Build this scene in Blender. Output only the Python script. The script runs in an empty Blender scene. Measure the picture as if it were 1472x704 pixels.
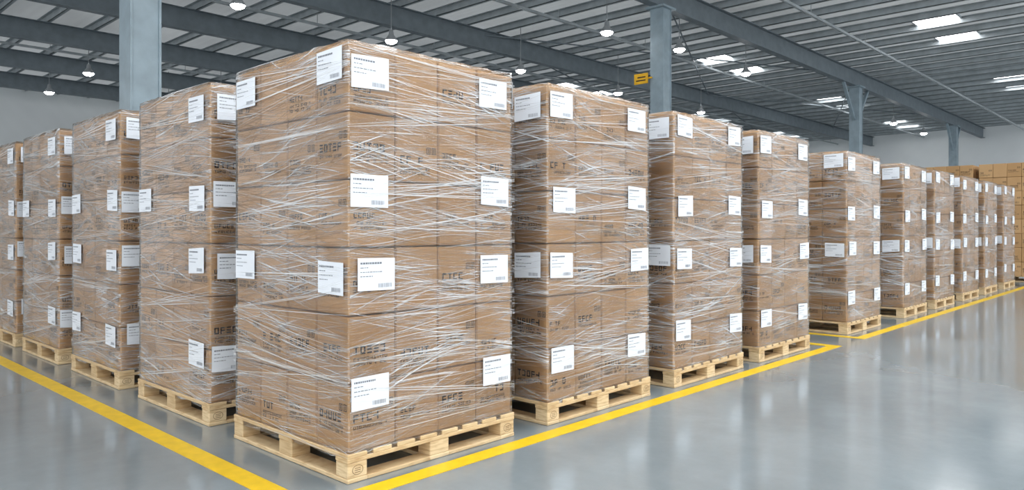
import bpy, math, random
from mathutils import Vector, noise
random.seed(7)
S=bpy.context.scene
try:
    S.view_settings.view_transform='Standard'
    S.view_settings.look='None'
except Exception: pass

# ------------------------------------------------------------ helpers
class MB:
    def __init__(s): s.v=[];s.f=[];s.m=[];s.uv=[]
    def quad(s,a,b,c,d,mi=0,uv=None):
        n=len(s.v); s.v+= [a,b,c,d]; s.f.append((n,n+1,n+2,n+3)); s.m.append(mi); s.uv.append(uv or [(0,0),(1,0),(1,1),(0,1)])
    def poly(s,pts,mi=0):
        n=len(s.v); s.v+=pts; s.f.append(tuple(range(n,n+len(pts)))); s.m.append(mi); s.uv.append([(0,0)]*len(pts))
    def box(s,x0,y0,z0,x1,y1,z1,mi=0,b=0.0):
        n=len(s.v)
        if b<=0:
            s.v+=[(x0,y0,z0),(x1,y0,z0),(x1,y1,z0),(x0,y1,z0),(x0,y0,z1),(x1,y0,z1),(x1,y1,z1),(x0,y1,z1)]
            for f in [(0,3,2,1),(4,5,6,7),(0,1,5,4),(1,2,6,5),(2,3,7,6),(3,0,4,7)]:
                s.f.append(tuple(n+i for i in f)); s.m.append(mi); s.uv.append([(0,0)]*4)
            return
        X=(x0,x1);Y=(y0,y1);Z=(z0,z1)
        idx={}
        for i in (0,1):
            for j in (0,1):
                for k in (0,1):
                    sx=1 if i==0 else -1; sy=1 if j==0 else -1; sz=1 if k==0 else -1
                    for ax in range(3):
                        p=[X[i],Y[j],Z[k]]
                        if ax!=0:p[0]+=sx*b
                        if ax!=1:p[1]+=sy*b
                        if ax!=2:p[2]+=sz*b
                        idx[(i,j,k,ax)]=len(s.v); s.v.append(tuple(p))
        def add(*k):
            s.f.append(tuple(idx[q] for q in k)); s.m.append(mi); s.uv.append([(0,0)]*len(k))
        add((0,0,0,0),(0,0,1,0),(0,1,1,0),(0,1,0,0)); add((1,0,0,0),(1,1,0,0),(1,1,1,0),(1,0,1,0))
        add((0,0,0,1),(1,0,0,1),(1,0,1,1),(0,0,1,1)); add((0,1,0,1),(0,1,1,1),(1,1,1,1),(1,1,0,1))
        add((0,0,0,2),(0,1,0,2),(1,1,0,2),(1,0,0,2)); add((0,0,1,2),(1,0,1,2),(1,1,1,2),(0,1,1,2))
        for a in (0,1):
            for c in (0,1):
                add((a,c,0,0),(a,c,0,1),(a,c,1,1),(a,c,1,0))
                add((a,0,c,0),(a,0,c,2),(a,1,c,2),(a,1,c,0))
                add((0,a,c,1),(0,a,c,2),(1,a,c,2),(1,a,c,1))
                for e in (0,1): add((a,c,e,0),(a,c,e,1),(a,c,e,2))
    def bar(s,p,q,w,mi=0):
        """square bar between two points"""
        p=Vector(p);q=Vector(q);d=(q-p).normalized(); u=d.cross(Vector((0,0,1)))
        if u.length<.01: u=Vector((1,0,0))
        u.normalize(); v=d.cross(u)
        c=[(u*a+v*b_)*w/2 for a,b_ in ((-1,-1),(1,-1),(1,1),(-1,1))]
        n=len(s.v); s.v+=[tuple(p+k) for k in c]+[tuple(q+k) for k in c]
        for f in [(0,3,2,1),(4,5,6,7),(0,1,5,4),(1,2,6,5),(2,3,7,6),(3,0,4,7)]:
            s.f.append(tuple(n+i for i in f)); s.m.append(mi); s.uv.append([(0,0)]*4)
    def mesh(s,name,mats,smooth=False):
        me=bpy.data.meshes.new(name); me.from_pydata(s.v,[],s.f)
        for m in mats: me.materials.append(m)
        me.polygons.foreach_set('material_index',s.m)
        uvl=me.uv_layers.new(name='UVMap'); fl=[]
        for u in s.uv:
            for p in u: fl+= [p[0],p[1]]
        uvl.data.foreach_set('uv',fl)
        if smooth: me.polygons.foreach_set('use_smooth',[True]*len(s.f))
        me.update(); return me
def obj(name,me,parent=None,loc=(0,0,0)):
    o=bpy.data.objects.new(name,me); S.collection.objects.link(o); o.location=loc
    if parent: o.parent=parent
    return o
def empty(name,loc,rz=0):
    o=bpy.data.objects.new(name,None); S.collection.objects.link(o); o.location=loc; o.rotation_euler[2]=rz
    o.empty_display_size=.3; return o
def srgb(r,g,b):
    f=lambda c:(c/255/12.92 if c/255<=.04045 else ((c/255+.055)/1.055)**2.4)
    return (f(r),f(g),f(b),1)

class NT:
    def __init__(s,name):
        s.mat=bpy.data.materials.new(name); s.mat.use_nodes=True; s.t=s.mat.node_tree; s.t.nodes.clear()
        s.out=s.n('ShaderNodeOutputMaterial')
    def n(s,typ,ins=None,**kw):
        nd=s.t.nodes.new(typ)
        for k,v in kw.items(): setattr(nd,k,v)
        if ins:
            for k,v in ins.items():
                if isinstance(v,bpy.types.NodeSocket): s.t.links.new(v,nd.inputs[k])
                else: nd.inputs[k].default_value=v
        return nd
    def math(s,op,a,b=0.0,clamp=False):
        return s.n('ShaderNodeMath',{0:a,1:b},operation=op,use_clamp=clamp).outputs[0]
    def ramp(s,fac,stops):
        r=s.n('ShaderNodeValToRGB',{0:fac}); e=r.color_ramp.elements
        while len(e)<len(stops): e.new(.5)
        for i,(p,c) in enumerate(stops):
            e[i].position=p; e[i].color=c if len(c)==4 else (*c,1)
        return r.outputs[0]
    def mixc(s,f,a,b,mode='MIX'):
        m=s.n('ShaderNodeMix',data_type='RGBA',blend_type=mode)
        for i,v in ((0,f),(6,a),(7,b)):
            if isinstance(v,bpy.types.NodeSocket): s.t.links.new(v,m.inputs[i])
            else: m.inputs[i].default_value=v
        return m.outputs[2]
    def surf(s,sh): s.t.links.new(sh,s.out.inputs[0]); return s.mat
    def pbr(s,**k):
        names={'col':'Base Color','rough':'Roughness','metal':'Metallic','norm':'Normal','spec':'Specular IOR Level','coat':'Coat Weight','crough':'Coat Roughness','ec':'Emission Color','es':'Emission Strength'}
        p=s.n('ShaderNodeBsdfPrincipled',{names[a]:b for a,b in k.items()}); return p.outputs[0]

def simple(name,col,rough=.5,metal=0,noise=.08,scale=4):
    t=NT(name); tc=t.n('ShaderNodeTexCoord')
    nz=t.n('ShaderNodeTexNoise',{'Vector':tc.outputs['Object'],'Scale':scale,'Detail':4.0})
    d=tuple(c*(1-noise*2) for c in col[:3])+(1,); l=tuple(min(1,c*(1+noise)) for c in col[:3])+(1,)
    return t.surf(t.pbr(col=t.ramp(nz.outputs[0],[(.3,d),(.7,l)]),rough=rough,metal=metal))

# ------------------------------------------------------------ materials
def m_cardboard():
    t=NT('cardboard'); tc=t.n('ShaderNodeTexCoord'); g=t.n('ShaderNodeNewGeometry')
    nz=t.n('ShaderNodeTexNoise',{'Vector':tc.outputs['Object'],'Scale':6.0,'Detail':5.0})
    mp=t.n('ShaderNodeMapping',{'Vector':tc.outputs['Object'],'Scale':(220,220,6)})
    fb=t.n('ShaderNodeTexNoise',{'Vector':mp.outputs[0],'Scale':1.0,'Detail':2.0})
    base=t.ramp(g.outputs['Random Per Island'],[(0,srgb(194,153,106)),(.5,srgb(205,164,117)),(1,srgb(216,176,129))])
    c=t.mixc(t.math('MULTIPLY',nz.outputs[0],.3),base,srgb(182,140,94))
    c=t.mixc(t.math('MULTIPLY',fb.outputs[0],.15),c,srgb(224,188,142))
    bp=t.n('ShaderNodeBump',{'Height':fb.outputs[0],'Strength':.08,'Distance':.002})
    return t.surf(t.pbr(col=c,rough=.75,norm=bp.outputs[0],spec=.25))
def m_wood():
    t=NT('pallet_pine'); tc=t.n('ShaderNodeTexCoord'); g=t.n('ShaderNodeNewGeometry')
    off=t.n('ShaderNodeVectorMath',{0:tc.outputs['Object'],1:g.outputs['Random Per Island']},operation='ADD')
    mp=t.n('ShaderNodeMapping',{'Vector':off.outputs[0],'Scale':(7,7,60)})
    nz=t.n('ShaderNodeTexNoise',{'Vector':mp.outputs[0],'Scale':1.2,'Detail':6.0,'Distortion':.6})
    kn=t.n('ShaderNodeTexNoise',{'Vector':off.outputs[0],'Scale':5.0,'Detail':2.0})
    base=t.ramp(g.outputs['Random Per Island'],[(0,srgb(204,176,134)),(1,srgb(228,204,164))])
    c=t.mixc(t.ramp(nz.outputs[0],[(.45,(0,0,0)),(.75,(.7,.7,.7))]),base,srgb(168,130,86))
    c=t.mixc(t.ramp(kn.outputs[0],[(.6,(0,0,0)),(.8,(.6,.6,.6))]),c,srgb(150,115,76))
    return t.surf(t.pbr(col=c,rough=.7,spec=.3))
def m_film():
    t=NT('stretch_film'); tc=t.n('ShaderNodeTexCoord'); oi=t.n('ShaderNodeObjectInfo')
    sp=t.n('ShaderNodeSeparateXYZ',{0:tc.outputs['UV']}); U=sp.outputs[0];V=sp.outputs[1]
    seed=t.math('MULTIPLY',oi.outputs['Random'],37.0)
    def layer(s,amp,along,across,lo,hi,z):
        zz=t.math('ADD',seed,z)
        lowv=t.n('ShaderNodeCombineXYZ',{0:t.math('MULTIPLY',U,.6),1:t.math('MULTIPLY',V,1.5),2:zz})
        low=t.n('ShaderNodeTexNoise',{'Vector':lowv.outputs[0],'Scale':1.0,'Detail':0.0})
        v1=t.math('ADD',t.math('ADD',V,t.math('MULTIPLY',U,s)),t.math('MULTIPLY',low.outputs[0],amp))
        cv=t.n('ShaderNodeCombineXYZ',{0:t.math('MULTIPLY',U,along),1:t.math('MULTIPLY',v1,across),2:zz})
        n=t.n('ShaderNodeTexNoise',{'Vector':cv.outputs[0],'Scale':1.0,'Detail':2.0,'Roughness':.55})
        r=t.n('ShaderNodeMapRange',{0:n.outputs[0],1:lo,2:hi,3:0.0,4:1.0}); r.clamp=True
        return r.outputs[0]
    L=[layer(.08,.4,1.3,125,.575,.68,1),layer(-.14,.45,1.0,100,.59,.69,5),layer(.22,.4,1.4,110,.605,.69,9),layer(-.02,.25,.8,210,.57,.67,13),layer(-.26,.35,1.5,130,.615,.70,21)]
    ss=L[0]
    for l in L[1:]: ss=t.math('ADD',ss,l)
    pv=t.n('ShaderNodeCombineXYZ',{0:t.math('MULTIPLY',U,2.1),1:t.math('MULTIPLY',V,4.5),2:seed})
    pn=t.n('ShaderNodeTexNoise',{'Vector':pv.outputs[0],'Scale':1.0,'Detail':4.0,'Distortion':.6})
    patch=t.n('ShaderNodeMapRange',{0:pn.outputs[0],1:.40,2:.64,3:.14,4:1.0}).outputs[0]
    st=t.math('MULTIPLY',ss,patch,True)
    hz=t.math('MULTIPLY',patch,.05)
    fac=t.math('ADD',t.math('MULTIPLY',st,.74),hz,True)
    bp=t.n('ShaderNodeBump',{'Height':ss,'Strength':.8,'Distance':.003})
    tr=t.n('ShaderNodeBsdfTransparent',{0:(.99,.99,.99,1)})
    wh=t.pbr(col=(.94,.965,.99,1),rough=.2,norm=bp.outputs[0],spec=1.0)
    gl=t.n('ShaderNodeBsdfGlossy',{'Color':(1,1,1,1),'Roughness':.09,'Normal':bp.outputs[0]})
    fr=t.n('ShaderNodeFresnel',{0:1.42,'Normal':bp.outputs[0]})
    m0=t.n('ShaderNodeMixShader',{0:fr.outputs[0],1:tr.outputs[0],2:gl.outputs[0]})
    m1=t.n('ShaderNodeMixShader',{0:fac,1:m0.outputs[0],2:wh})
    return t.surf(m1.outputs[0])
def m_strand():
    t=NT('film_strand')
    tr=t.n('ShaderNodeBsdfTransparent',{0:(1,1,1,1)})
    p=t.pbr(col=(.97,.98,.99,1),rough=.2,spec=1.0)
    m=t.n('ShaderNodeMixShader',{0:.75,1:tr.outputs[0],2:p}); return t.surf(m.outputs[0])
def m_floor():
    t=NT('polished_concrete'); tc=t.n('ShaderNodeTexCoord')
    a=t.n('ShaderNodeTexNoise',{'Vector':tc.outputs['Object'],'Scale':.6,'Detail':6.0,'Roughness':.6})
    b=t.n('ShaderNodeTexNoise',{'Vector':tc.outputs['Object'],'Scale':9.0,'Detail':8.0,'Roughness':.7})
    c=t.ramp(a.outputs[0],[(.3,srgb(118,127,131)),(.7,srgb(144,153,157))])
    c=t.mixc(t.math('MULTIPLY',b.outputs[0],.45),c,srgb(102,112,116))
    r=t.n('ShaderNodeMapRange',{0:a.outputs[0],1:.3,2:.7,3:.09,4:.18}).outputs[0]
    bp=t.n('ShaderNodeBump',{'Height':b.outputs[0],'Strength':.03,'Distance':.002})
    return t.surf(t.pbr(col=c,rough=r,norm=bp.outputs[0],spec=1.0))
def m_emit(name,col,s):
    t=NT(name); e=t.n('ShaderNodeEmission',{0:col,1:s}); return t.surf(e.outputs[0])
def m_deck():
    t=NT('roof_deck_added_glow'); tc=t.n('ShaderNodeTexCoord')  # not real daylight through the roof: emission added to brighten the ceiling
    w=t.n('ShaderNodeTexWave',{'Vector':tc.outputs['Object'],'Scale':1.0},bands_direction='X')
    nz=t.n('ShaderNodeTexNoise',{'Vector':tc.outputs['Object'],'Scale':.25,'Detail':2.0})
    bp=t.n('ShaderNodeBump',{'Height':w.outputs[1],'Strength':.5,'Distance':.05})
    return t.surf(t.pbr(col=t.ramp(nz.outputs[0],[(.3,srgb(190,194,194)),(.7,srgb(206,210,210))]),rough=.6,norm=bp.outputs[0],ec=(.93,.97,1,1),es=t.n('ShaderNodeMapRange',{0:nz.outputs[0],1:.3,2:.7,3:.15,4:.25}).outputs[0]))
def m_wall():
    t=NT('wall_panel'); tc=t.n('ShaderNodeTexCoord')
    w=t.n('ShaderNodeTexWave',{'Vector':tc.outputs['Object'],'Scale':.8},bands_direction='DIAGONAL')
    bp=t.n('ShaderNodeBump',{'Height':w.outputs[1],'Strength':.2,'Distance':.03})
    nz=t.n('ShaderNodeTexNoise',{'Vector':tc.outputs['Object'],'Scale':.3})
    return t.surf(t.pbr(col=t.ramp(nz.outputs[0],[(.3,srgb(228,232,234)),(.7,srgb(240,244,245))]),rough=.6,norm=bp.outputs[0]))

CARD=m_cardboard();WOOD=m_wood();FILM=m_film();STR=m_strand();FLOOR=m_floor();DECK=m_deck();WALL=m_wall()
INK=simple('carton_print_ink',srgb(50,40,33),.8); LABEL=simple('label_paper',srgb(234,238,244),.45,noise=.02); LINK=simple('label_ink',srgb(125,129,137),.6)
STAMP=simple('wood_stamp_ink',srgb(110,80,52),.8)
YEL=simple('yellow_floor_paint',srgb(232,190,24),.4,noise=.06,scale=12)
STEEL=simple('painted_steel_blue_grey',srgb(150,168,178),.45); BEAM=simple('painted_steel_dark',srgb(116,127,134),.5)
PURL=simple('galvanised_purlin',srgb(172,180,184),.45,.1)
SKY=m_emit('skylight_diffuser',(1,1,1,1),9.0); LED=m_emit('led_lens',(1,1,1,1),45.0); LAMPB=simple('lamp_housing',srgb(150,155,158),.4)
FILL=m_emit('unseen_fill_panel',(.95,.98,1,1),9.0)  # emitter for added fill panels above the frame, not real roof openings
SIGN=simple('yellow_sign_paint',srgb(235,180,20),.4)

# ------------------------------------------------------------ pallet meshes
def pallet_mesh():
    b=MB(); W=1.2
    for x in (0,.53,1.08):
        b.box(x,0,0,x+(.12 if x!=.53 else .14),W,.022,b=.003)
    b.box(.12,0,0.0,.53,.10,.021,b=.003); b.box(.67,0,0,1.08,.10,.021,b=.003)
    b.box(.12,1.1,0.0,.53,1.2,.021,b=.003); b.box(.67,1.1,0,1.08,1.2,.021,b=.003)
    for x,wx in ((0,.12),(.53,.14),(1.08,.12)):
        for y,wy in ((0,.11),(.53,.14),(1.09,.11)):
            b.box(x+.002,y+.002,.022,x+wx-.002,y+wy-.002,.1,b=.004)
    for y,wy in ((0,.11),(.53,.14),(1.09,.11)):
        b.box(0,y,.1,W,y+wy,.122,b=.003)
    n=8; bw=.118; g=(W-n*bw)/(n-1)
    for i in range(n):
        x=i*(bw+g); b.box(x,0,.122,x+bw,W,.144,b=.003)
    def ring(c,ax,r0,r1,sy=1.0):
        N=20
        for i in range(N):
            a0=2*math.pi*i/N;a1=2*math.pi*(i+1)/N
            pts=[(r1*math.cos(a0),r1*sy*math.sin(a0)),(r1*math.cos(a1),r1*sy*math.sin(a1)),(r0*math.cos(a1),r0*sy*math.sin(a1)),(r0*math.cos(a0),r0*sy*math.sin(a0))]
            if ax=='y': P=[(c[0]+p[0],c[1],c[2]+p[1]) for p in pts]
            else: P=[(c[0],c[1]+p[0],c[2]+p[1]) for p in pts]
            b.quad(*P,mi=1)
    for x in (.06,1.14):
        ring((x,.001,.061),'y',.030,.033,.75)
        for k in (-1,0,1): b.quad((x-.018,.001,.058+k*.01),(x+.018,.001,.058+k*.01),(x+.018,.001,.061+k*.01),(x-.018,.001,.061+k*.01),mi=1)
    return b.mesh('wood_pallet',[WOOD,STAMP])
PAL=pallet_mesh()
Z0=.146; LH=.3415; M=.012; BW=(1.2-2*M)/4

def facept(face,s,z,off):
    a=M-off; c=1.2-M+off
    if face==0: return (s,a,z)
    if face==1: return (c,s,z)
    if face==2: return (1.2-s,c,z)
    return (a,1.2-s,z)
def frect(b,face,s0,s1,z0,z1,off,mi=0):
    b.quad(facept(face,s0,z0,off),facept(face,s1,z0,off),facept(face,s1,z1,off),facept(face,s0,z1,off),mi)

def cartons_mesh(rng,layers=6):
    b=MB(); pr=MB()
    for L in range(layers):
        z=Z0+L*LH; ox=rng.uniform(-.002,.002); oy=rng.uniform(-.002,.002)
        for i in range(4):
            for j in range(4):
                if 0<i<3 and 0<j<3: continue
                dx=ox+rng.uniform(-.002,.002); dy=oy+rng.uniform(-.002,.002)
                x=M+i*BW+dx; y=M+j*BW+dy; h=LH-.006-rng.random()*.003
                b.box(x+.003,y+.003,z,x+BW-.003,y+BW-.003,z+h,b=.007)
                for face in range(4):
                    if face==0 and j==0: s=i; o=-dy
                    elif face==1 and i==3: s=j; o=dx
                    elif face==2 and j==3: s=3-i; o=dy
                    elif face==3 and i==0: s=3-j; o=-dx
                    else: continue
                    printing(pr,rng,face,M+s*BW,z,o-.0016)
    b.box(M+BW,M+BW,Z0,1.2-M-BW,1.2-M-BW,Z0+layers*LH-.004,b=.004)
    return b,pr
def glyph(pr,rng,face,s,z,h,w,off,t):
    k=rng.randrange(8)
    R=lambda a,b_,c,d: frect(pr,face,s+a*w,s+b_*w,z+c*h,z+d*h,off)
    tv=t/h; th=t/w
    if k in (0,1,2,5): R(0,th,0,1)
    if k in (1,3,5,6): R(1-th,1,0,1)
    if k in (0,2,3,4,5,7): R(0,1,1-tv,1)
    if k in (0,1,3,5,7): R(0,1,0,tv)
    if k in (2,6,7): R(0,1,.5-tv/2,.5+tv/2)
    if k in (4,): R(.5-th/2,.5+th/2,0,1)
def printing(pr,rng,face,s0,z,off):
    if rng.random()<.12: return
    big=rng.random()<.5
    zz=z+LH*(.42 if rng.random()<.7 else .28)
    h=.042 if big else .028; s=s0+.03; w=h*.72
    for i in range(rng.randrange(4,7)):
        if s+w>s0+BW-.03: break
        if rng.random()<.9: glyph(pr,rng,face,s,zz,h,w,off,h*.2)
        s+=w*1.35
    for r in range(rng.randrange(1,3)):
        s=s0+.03; z2=zz-.032-r*.024
        while s<s0+BW-.06:
            w=rng.uniform(.009,.018)
            if rng.random()<.85: glyph(pr,rng,face,s,z2,.016,w,off,.0035)
            s+=w+.005
    if rng.random()<.5:
        s=s0+BW-.085
        for k in range(2):
            a=s+k*.038
            frect(pr,face,a,a+.028,zz+.06,zz+.064,off);frect(pr,face,a,a+.028,zz+.092,zz+.096,off)
            frect(pr,face,a,a+.004,zz+.06,zz+.096,off);frect(pr,face,a+.024,a+.028,zz+.06,zz+.096,off)
            frect(pr,face,a+.011,a+.017,zz+.068,zz+.088,off)

OFF_L=.013
def label(b,rng,face,s,z,w=.235,h=.165):
    s0=s-w/2; z0=z-h/2; tl=rng.uniform(-.006,.006)
    pts=[facept(face,s0,z0-tl,OFF_L),facept(face,s0+w,z0+tl,OFF_L),facept(face,s0+w,z0+h+tl,OFF_L),facept(face,s0,z0+h-tl,OFF_L)]
    b.quad(*pts,mi=0)
    o=OFF_L+.0010
    ss=s0+.015
    while ss<s0+w*.6:
        ww=rng.uniform(.006,.014); frect(b,face,ss,ss+ww,z0+h-.030,z0+h-.021,o,1); ss+=ww+.003
    for r in range(3):
        ss=s0+.015
        while ss<s0+w*(.25,.6,.4)[r]:
            ww=rng.uniform(.006,.02); frect(b,face,ss,ss+ww,z0+h-.050-r*.022,z0+h-.046-r*.022,o,1); ss+=ww+.005
    ss=s0+w*.55
    while ss<s0+w*.9:
        ww=rng.uniform(.001,.003); frect(b,face,ss,ss+ww,z0+.014,z0+.035,o,1); ss+=ww+.0035
ROWS=(2.07,1.47,1.03,.43)
def labels_mesh(rng,main):
    b=MB()
    for face in range(4):
        for r,z in enumerate(ROWS):
            for c,s in enumerate((.15,1.03)):
                if main and face==3 and r in (1,3): continue
                if not main and face==3 and c==0 and (r==0 or rng.random()<.2): continue
                label(b,rng,face,s+rng.uniform(-.025,.025),z+rng.uniform(-.025,.025), .23)
    return b.mesh('shipping_labels',[LABEL,LINK])

def film_mesh(rng,top=Z0+6*LH):
    b=MB(); off=.007; a=M-off; c=1.2-M+off; r=.012; per=[]
    N=36
    corners=[((a,a),(c,a)),((c,a),(c,c)),((c,c),(a,c)),((a,c),(a,a))]
    u=0
    for (p,q) in corners:
        d=Vector((q[0]-p[0],q[1]-p[1])); Ln=d.length; d/=Ln; nrm=Vector((d.y,-d.x))
        for i in range(N+1):
            t=r+(Ln-2*r)*i/N
            per.append((p[0]+d.x*t,p[1]+d.y*t,nrm.x,nrm.y,u+t,i/N))
        u+=Ln
    zs=[.108]+[Z0+k*(top-Z0)/72 for k in range(73)]
    sd=rng.uniform(0,50)
    rows=[]
    for zi,z in enumerate(zs):
        row=[]
        for (x,y,nx,ny,uu,t) in per:
            lay=((z-Z0)/LH)%1
            pinch=math.exp(-((min(lay,1-lay))/.06)**2)
            e=noise.noise(Vector((uu*3,z*14,sd)))*.0028+noise.noise(Vector((uu*5,z*60+uu*10,sd+9)))*.0018 - pinch*.001
            if zi==0: e-=.004
            zz=z+(noise.noise(Vector((uu*6,3,sd)))*.022 if zi==0 else 0)
            if zi==len(zs)-1: e-=.003; zz+=.004+.016*abs(noise.noise(Vector((uu*8,1,sd))))
            row.append(((x+nx*e,y+ny*e,zz),uu))
        rows.append(row)
    for inn,dz in ((.03,.010),(.12,.009),(.3,.006)):
        row=[]
        for (x,y,nx,ny,uu,t) in per:
            cx,cy=.6-x,.6-y; k=inn
            w=noise.noise(Vector((uu*14,inn*20,sd)))*.006
            row.append(((x+cx*k,y+cy*k,top+dz+w),uu))
        rows.append(row)
    P=len(per)
    b.v=[p for row in rows for (p,uu) in row]
    def vz(q): return zs[q] if q<len(zs) else top+(q-len(zs)+1)*.12
    for ri in range(len(rows)-1):
        for i in range(P):
            j=(i+1)%P
            b.f.append((ri*P+i,ri*P+j,(ri+1)*P+j,(ri+1)*P+i)); b.m.append(0)
            u0=rows[0][i][1]; u1=rows[0][j][1] if j else u
            b.uv.append([(u0,vz(ri)),(u1,vz(ri)),(u1,vz(ri+1)),(u0,vz(ri+1))])
    return b.mesh('stretch_film',[FILM],smooth=True)

def strands_mesh(rng,dens=.8):
    b=MB(); zt=Z0+6*LH
    def strand(face,za,zb,w,sa=0.0,sb=1.2,off=.016):
        n=10; pr=None; ph=rng.uniform(0,6)
        for i in range(n+1):
            t=i/n; s=sa+(sb-sa)*t
            z=za+(zb-za)*t - .003*math.sin(math.pi*t)+.0006*math.sin(ph+9*t)
            z=min(max(z,.13),zt+.004)
            ww=w*(.35+.65*math.sin(math.pi*min(max(t,.04),.96)))
            lo=facept(face,s,z-ww/2,off-.004*abs(2*t-1)); hi=facept(face,s,z+ww/2,off+.001-.004*abs(2*t-1))
            if pr: b.quad(pr[0],lo,hi,pr[1])
            pr=(lo,hi)
    for face in range(4):
        for f in range(int(22*dens)):
            zc=rng.uniform(.2,zt-.02); left=rng.random()<.5
            spread=rng.uniform(.06,.3); mid=zc+rng.uniform(-.18,.18)
            for k in range(rng.randrange(3,8)):
                z2=mid+rng.uniform(-spread/2,spread/2)
                z1=zc+rng.uniform(-.012,.012); w=rng.choice((.001,.0015,.002,.003,.004))
                if left: strand(face,z1,z2,w)
                else: strand(face,z2,z1,w)
        for k in range(int(45*dens)):
            z=rng.uniform(.18,zt); sa=rng.uniform(0,.9); sb=min(1.2,sa+rng.uniform(.2,.8))
            strand(face,z,z+rng.uniform(-.22,.22)*(sb-sa),rng.choice((.001,.002,.003)),sa,sb)
    return b.mesh('film_strands',[STR])

VAR=[]
for k in range(5):
    rng=random.Random(11+k)
    cb,pb=cartons_mesh(rng)
    VAR.append((cb.mesh('cartons',[CARD]),pb.mesh('carton_printing',[INK]),labels_mesh(rng,k<3),film_mesh(rng),strands_mesh(rng)))
def wrapped(x,y,k,rz=0):
    e=empty('wrapped_carton_pallet',(x,y,.001),rz)
    c,p,l,f,s=VAR[k]
    obj('wood_pallet',PAL,e);obj('cartons',c,e);obj('carton_printing',p,e);obj('shipping_labels',l,e);obj('stretch_film',f,e);obj('film_strands',s,e)
rng=random.Random(3)
wrapped(0,0,0)
XS=[1.506,3.05,4.58]; X2=[7.08,9.33,10.95,12.75,14.5,16.3]
for i,x in enumerate(XS): wrapped(x,rng.uniform(-.01,.01),1+i%2,rng.uniform(-.006,.006))
for i,x in enumerate(X2): wrapped(x,.06,i%3,rng.uniform(-.01,.01))
YS=[1.55,3.13,4.70,6.2,7.75]
for i,y in enumerate(YS): wrapped(rng.uniform(-.01,.01),y,3+i%2,rng.uniform(-.006,.006))
for i,x in enumerate(XS):
    for j,y in enumerate(YS[:2]): wrapped(x,y,1+(i+j)%3)

rs=random.Random(5); cb,pb=cartons_mesh(rs,layers=8)
cm=cb.mesh('cartons',[CARD]); pm=pb.mesh('carton_printing',[INK])
for y in (-.1,1.2,2.5,3.8):
    e=empty('carton_stack_on_pallet',(19.2,y,.001)); obj('wood_pallet',PAL,e);obj('cartons',cm,e);obj('carton_printing',pm,e)

# ------------------------------------------------------------ building
def boxobj(name,x0,y0,z0,x1,y1,z1,mat,parent=None):
    b=MB(); b.box(x0,y0,z0,x1,y1,z1); return obj(name,b.mesh(name,[mat]),parent)
XA,XB,YA,YB=-10,50,-12,35; ZR=7.6
boxobj('floor',XA-4,YA-4,-.2,XB,YB,0,FLOOR)
boxobj('wall_back',XA,YB,0,XB,YB+.2,ZR+.2,WALL)
boxobj('wall_right',XB,YA,0,XB+.2,YB+.2,ZR+.2,WALL)
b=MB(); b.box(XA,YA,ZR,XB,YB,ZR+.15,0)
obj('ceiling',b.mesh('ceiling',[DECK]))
b=MB(); x=XA+.6
while x<XB:
    b.box(x,YA,ZR-.20,x+.012,YB,ZR,0); b.box(x,YA,ZR-.20,x+.09,YB,ZR-.185,0); b.box(x-.08,YA,ZR-.015,x,YB,ZR-.002,0); x+=1.25
obj('roof_purlins',b.mesh('roof_purlins',[PURL]))
def ibeamx(b,y,z0,z1,w=.24,t=.02):
    b.box(XA,y-w/2,z0,XB,y+w/2,z0+t); b.box(XA,y-w/2,z1-t,XB,y+w/2,z1); b.box(XA,y-.01,z0+t,XB,y+.01,z1-t)
BY=[6.9,13.2,17.6,22,26.6,31]
b=MB()
for y in BY: ibeamx(b,y,6.80,ZR-.205)
obj('roof_beams',b.mesh('roof_beams',[BEAM]))
CX=[1.53,13.9,27.9,42.9]
def column(x,y):
    b=MB(); w=.19; b.box(x-w,y-w,0,x-w+.03,y+w,6.80,b=.003); b.box(x+w-.03,y-w,0,x+w,y+w,6.80,b=.003)
    b.box(x-w+.03,y-.17,0,x+w-.03,y+.17,6.80)
    b.box(x-.24,y-.24,0,x+.24,y+.24,.03); b.box(x-.3,y-.26,6.75,x+.3,y+.26,6.80)
    if x>20:
        for sx in (-1,1): b.bar((x+sx*w,y,5.5),(x+sx*1.35,y,6.82),.10)
    obj('steel_column',b.mesh('steel_column',[STEEL]))
for x in CX: column(x,6.9)
for x in (13.9,27.9,42.9): column(x,22)
b=MB()
for x0,x1 in ((13.9,27.9),(27.9,42.9)):
    for y0,y1 in ((6.9,13.2),(13.2,17.6),(17.6,22)):
        b.bar((x0,y0,7.3),(x1,y1,7.3),.035); b.bar((x0,y1,7.26),(x1,y0,7.26),.035)
obj('roof_bracing_rods',b.mesh('roof_bracing_rods',[BEAM]))
b=MB()
for y in (4.8,10.1,15.4,24.3):
    b.bar((XA,y,7.1),(XB-.1,y,7.1),.07)
    x=-8
    while x<XB-.2: b.bar((x,y,7.1),(x,y,7.39),.015); x+=4.35
obj('sprinkler_pipes',b.mesh('sprinkler_pipes',[PURL]))
e=empty('yellow_column_sign',(13.66,7.32,5.05))
b=MB(); b.box(-.02,-.20,-.13,.01,.20,.13,b=.004); b.box(.01,-.30,-.02,.04,-.10,.02); b.box(-.023,-.14,-.06,-.02,.14,-.03,1); b.box(-.023,-.14,.02,-.02,.10,.05,1)
obj('sign_panel',b.mesh('sign_panel',[SIGN,INK]),e)

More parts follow.
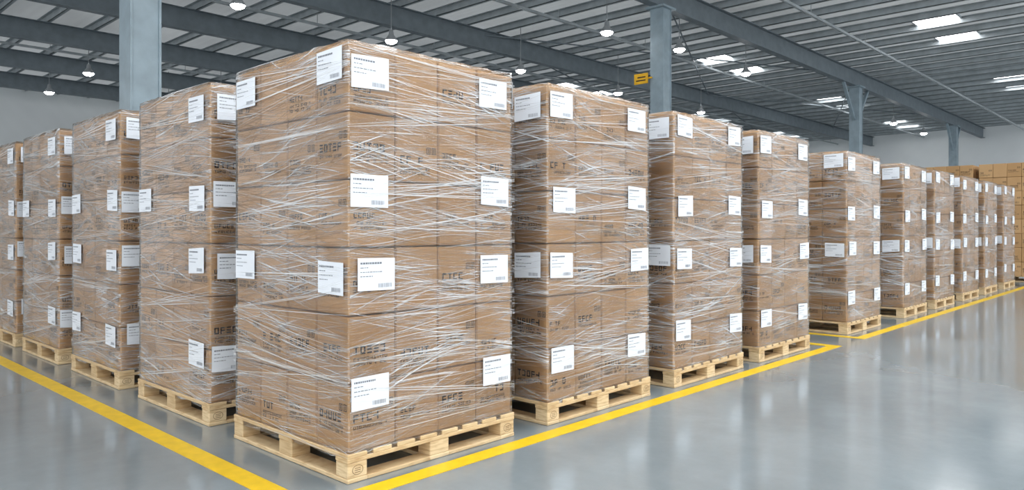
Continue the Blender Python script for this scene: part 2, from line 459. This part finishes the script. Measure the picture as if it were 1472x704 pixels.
def skylight_or_fill_panel(x,y,wx,wy,mat):  # builds the real roof openings and the added fill panels alike
    b=MB(); b.box(x-wx/2,y-wy/2,ZR-.03,x+wx/2,y+wy/2,ZR-.001,0)
    f=.05
    b.box(x-wx/2-f,y-wy/2-f,ZR-.05,x-wx/2,y+wy/2+f,ZR-.001,1); b.box(x+wx/2,y-wy/2-f,ZR-.05,x+wx/2+f,y+wy/2+f,ZR-.001,1)
    b.box(x-wx/2,y-wy/2-f,ZR-.05,x+wx/2,y-wy/2,ZR-.001,1); b.box(x-wx/2,y+wy/2,ZR-.05,x+wx/2,y+wy/2+f,ZR-.001,1)
    obj('skylight_or_fill_panel',b.mesh('skylight_or_fill_panel',[mat,PURL]))
for y in (2.9,10.2,17.4,24.6,31.8):
    for x in (22.6,25.1,33.7,36.2,44.6,47.1): skylight_or_fill_panel(x,y,1.05,1.15,SKY)
for x in (-6,-1,4,9):  # unseen panels overhead, added as soft fill for the near pallets
    for y in (-9,-5,-1): skylight_or_fill_panel(x,y,2.2,3.0,FILL)
for x in (14.5,19,26,33):  # further unseen fill panels, added in the same way
    for y in (-9,-5.5,): skylight_or_fill_panel(x,y,2.2,3.0,FILL)

def hb_mesh():
    b=MB(); N=20; k_=.75
    prof=[(.03,.30),(.07,.28),(.09,.16),(.20,.05),(.22,0)]
    for k in range(len(prof)-1):
        (r0,z0),(r1,z1)=prof[k],prof[k+1]; r0*=k_; r1*=k_
        for i in range(N):
            a=2*math.pi*i/N;c=2*math.pi*(i+1)/N
            b.quad((r0*math.cos(a),r0*math.sin(a),z0),(r1*math.cos(a),r1*math.sin(a),z1),(r1*math.cos(c),r1*math.sin(c),z1),(r0*math.cos(c),r0*math.sin(c),z0),0)
    for (r0,z0),(r1,z1) in (((.155,.0),(.13,-.045)),((.13,-.045),(.06,-.08))):
        for i in range(N):
            a=2*math.pi*i/N;c=2*math.pi*(i+1)/N
            b.quad((r0*math.cos(a),r0*math.sin(a),z0),(r1*math.cos(a),r1*math.sin(a),z1),(r1*math.cos(c),r1*math.sin(c),z1),(r0*math.cos(c),r0*math.sin(c),z0),1)
    b.poly([(.06*math.cos(2*math.pi*i/N),.06*math.sin(2*math.pi*i/N),-.08) for i in range(N)][::-1],1)
    b.box(-.008,-.008,.28,.008,.008,ZR-6.2-.002,0)
    return b.mesh('high_bay_lamp',[LAMPB,LED])
HB=hb_mesh()
pts=[(5.6,12.5),(9.8,12.5),(14.8,12.5),(20,12.5),(26,12.5),(13,7.9),(15.8,7.5),(20,7.6),(5.7,22.7),(5.8,27.3),(10,22.7),(15,22.7),(21,22.7),(10,27.3),(16,27.3),(30,7.6),(35,7.6),(40,7.6),(5.7,18.3),(11,18.3),(17,18.3),(23,18.3),(30,18.3)]
for p in pts: obj('high_bay_lamp',HB,None,(p[0],p[1],6.2))

b=MB()
b.box(-.36,-.20,.0005,-.24,33,.003); b.box(-.24,-.20,.0005,6.16,-.085,.003); b.box(6.04,-.085,.0005,6.16,20,.003)
b.box(6.85,-.20,.0005,30,-.085,.003); b.box(6.85,-.085,.0005,6.97,20,.003)
obj('floor_marking_lines',b.mesh('floor_marking_lines',[YEL]))

# ------------------------------------------------------------ world, camera
w=bpy.data.worlds.new('World'); S.world=w; w.use_nodes=True
w.node_tree.nodes['Background'].inputs[0].default_value=(.95,.975,1,1); w.node_tree.nodes['Background'].inputs[1].default_value=1.7
cam=bpy.data.cameras.new('camera'); co=bpy.data.objects.new('camera',cam); S.collection.objects.link(co)
cam.sensor_width=36; cam.lens=36*1062/1472; cam.shift_y=-22/1472; cam.clip_end=300
co.location=(-2.090,-3.089,1.258)
yaw=math.atan2(.687,.727)-math.pi/2
co.rotation_euler=(math.pi/2,0,yaw)
S.camera=co
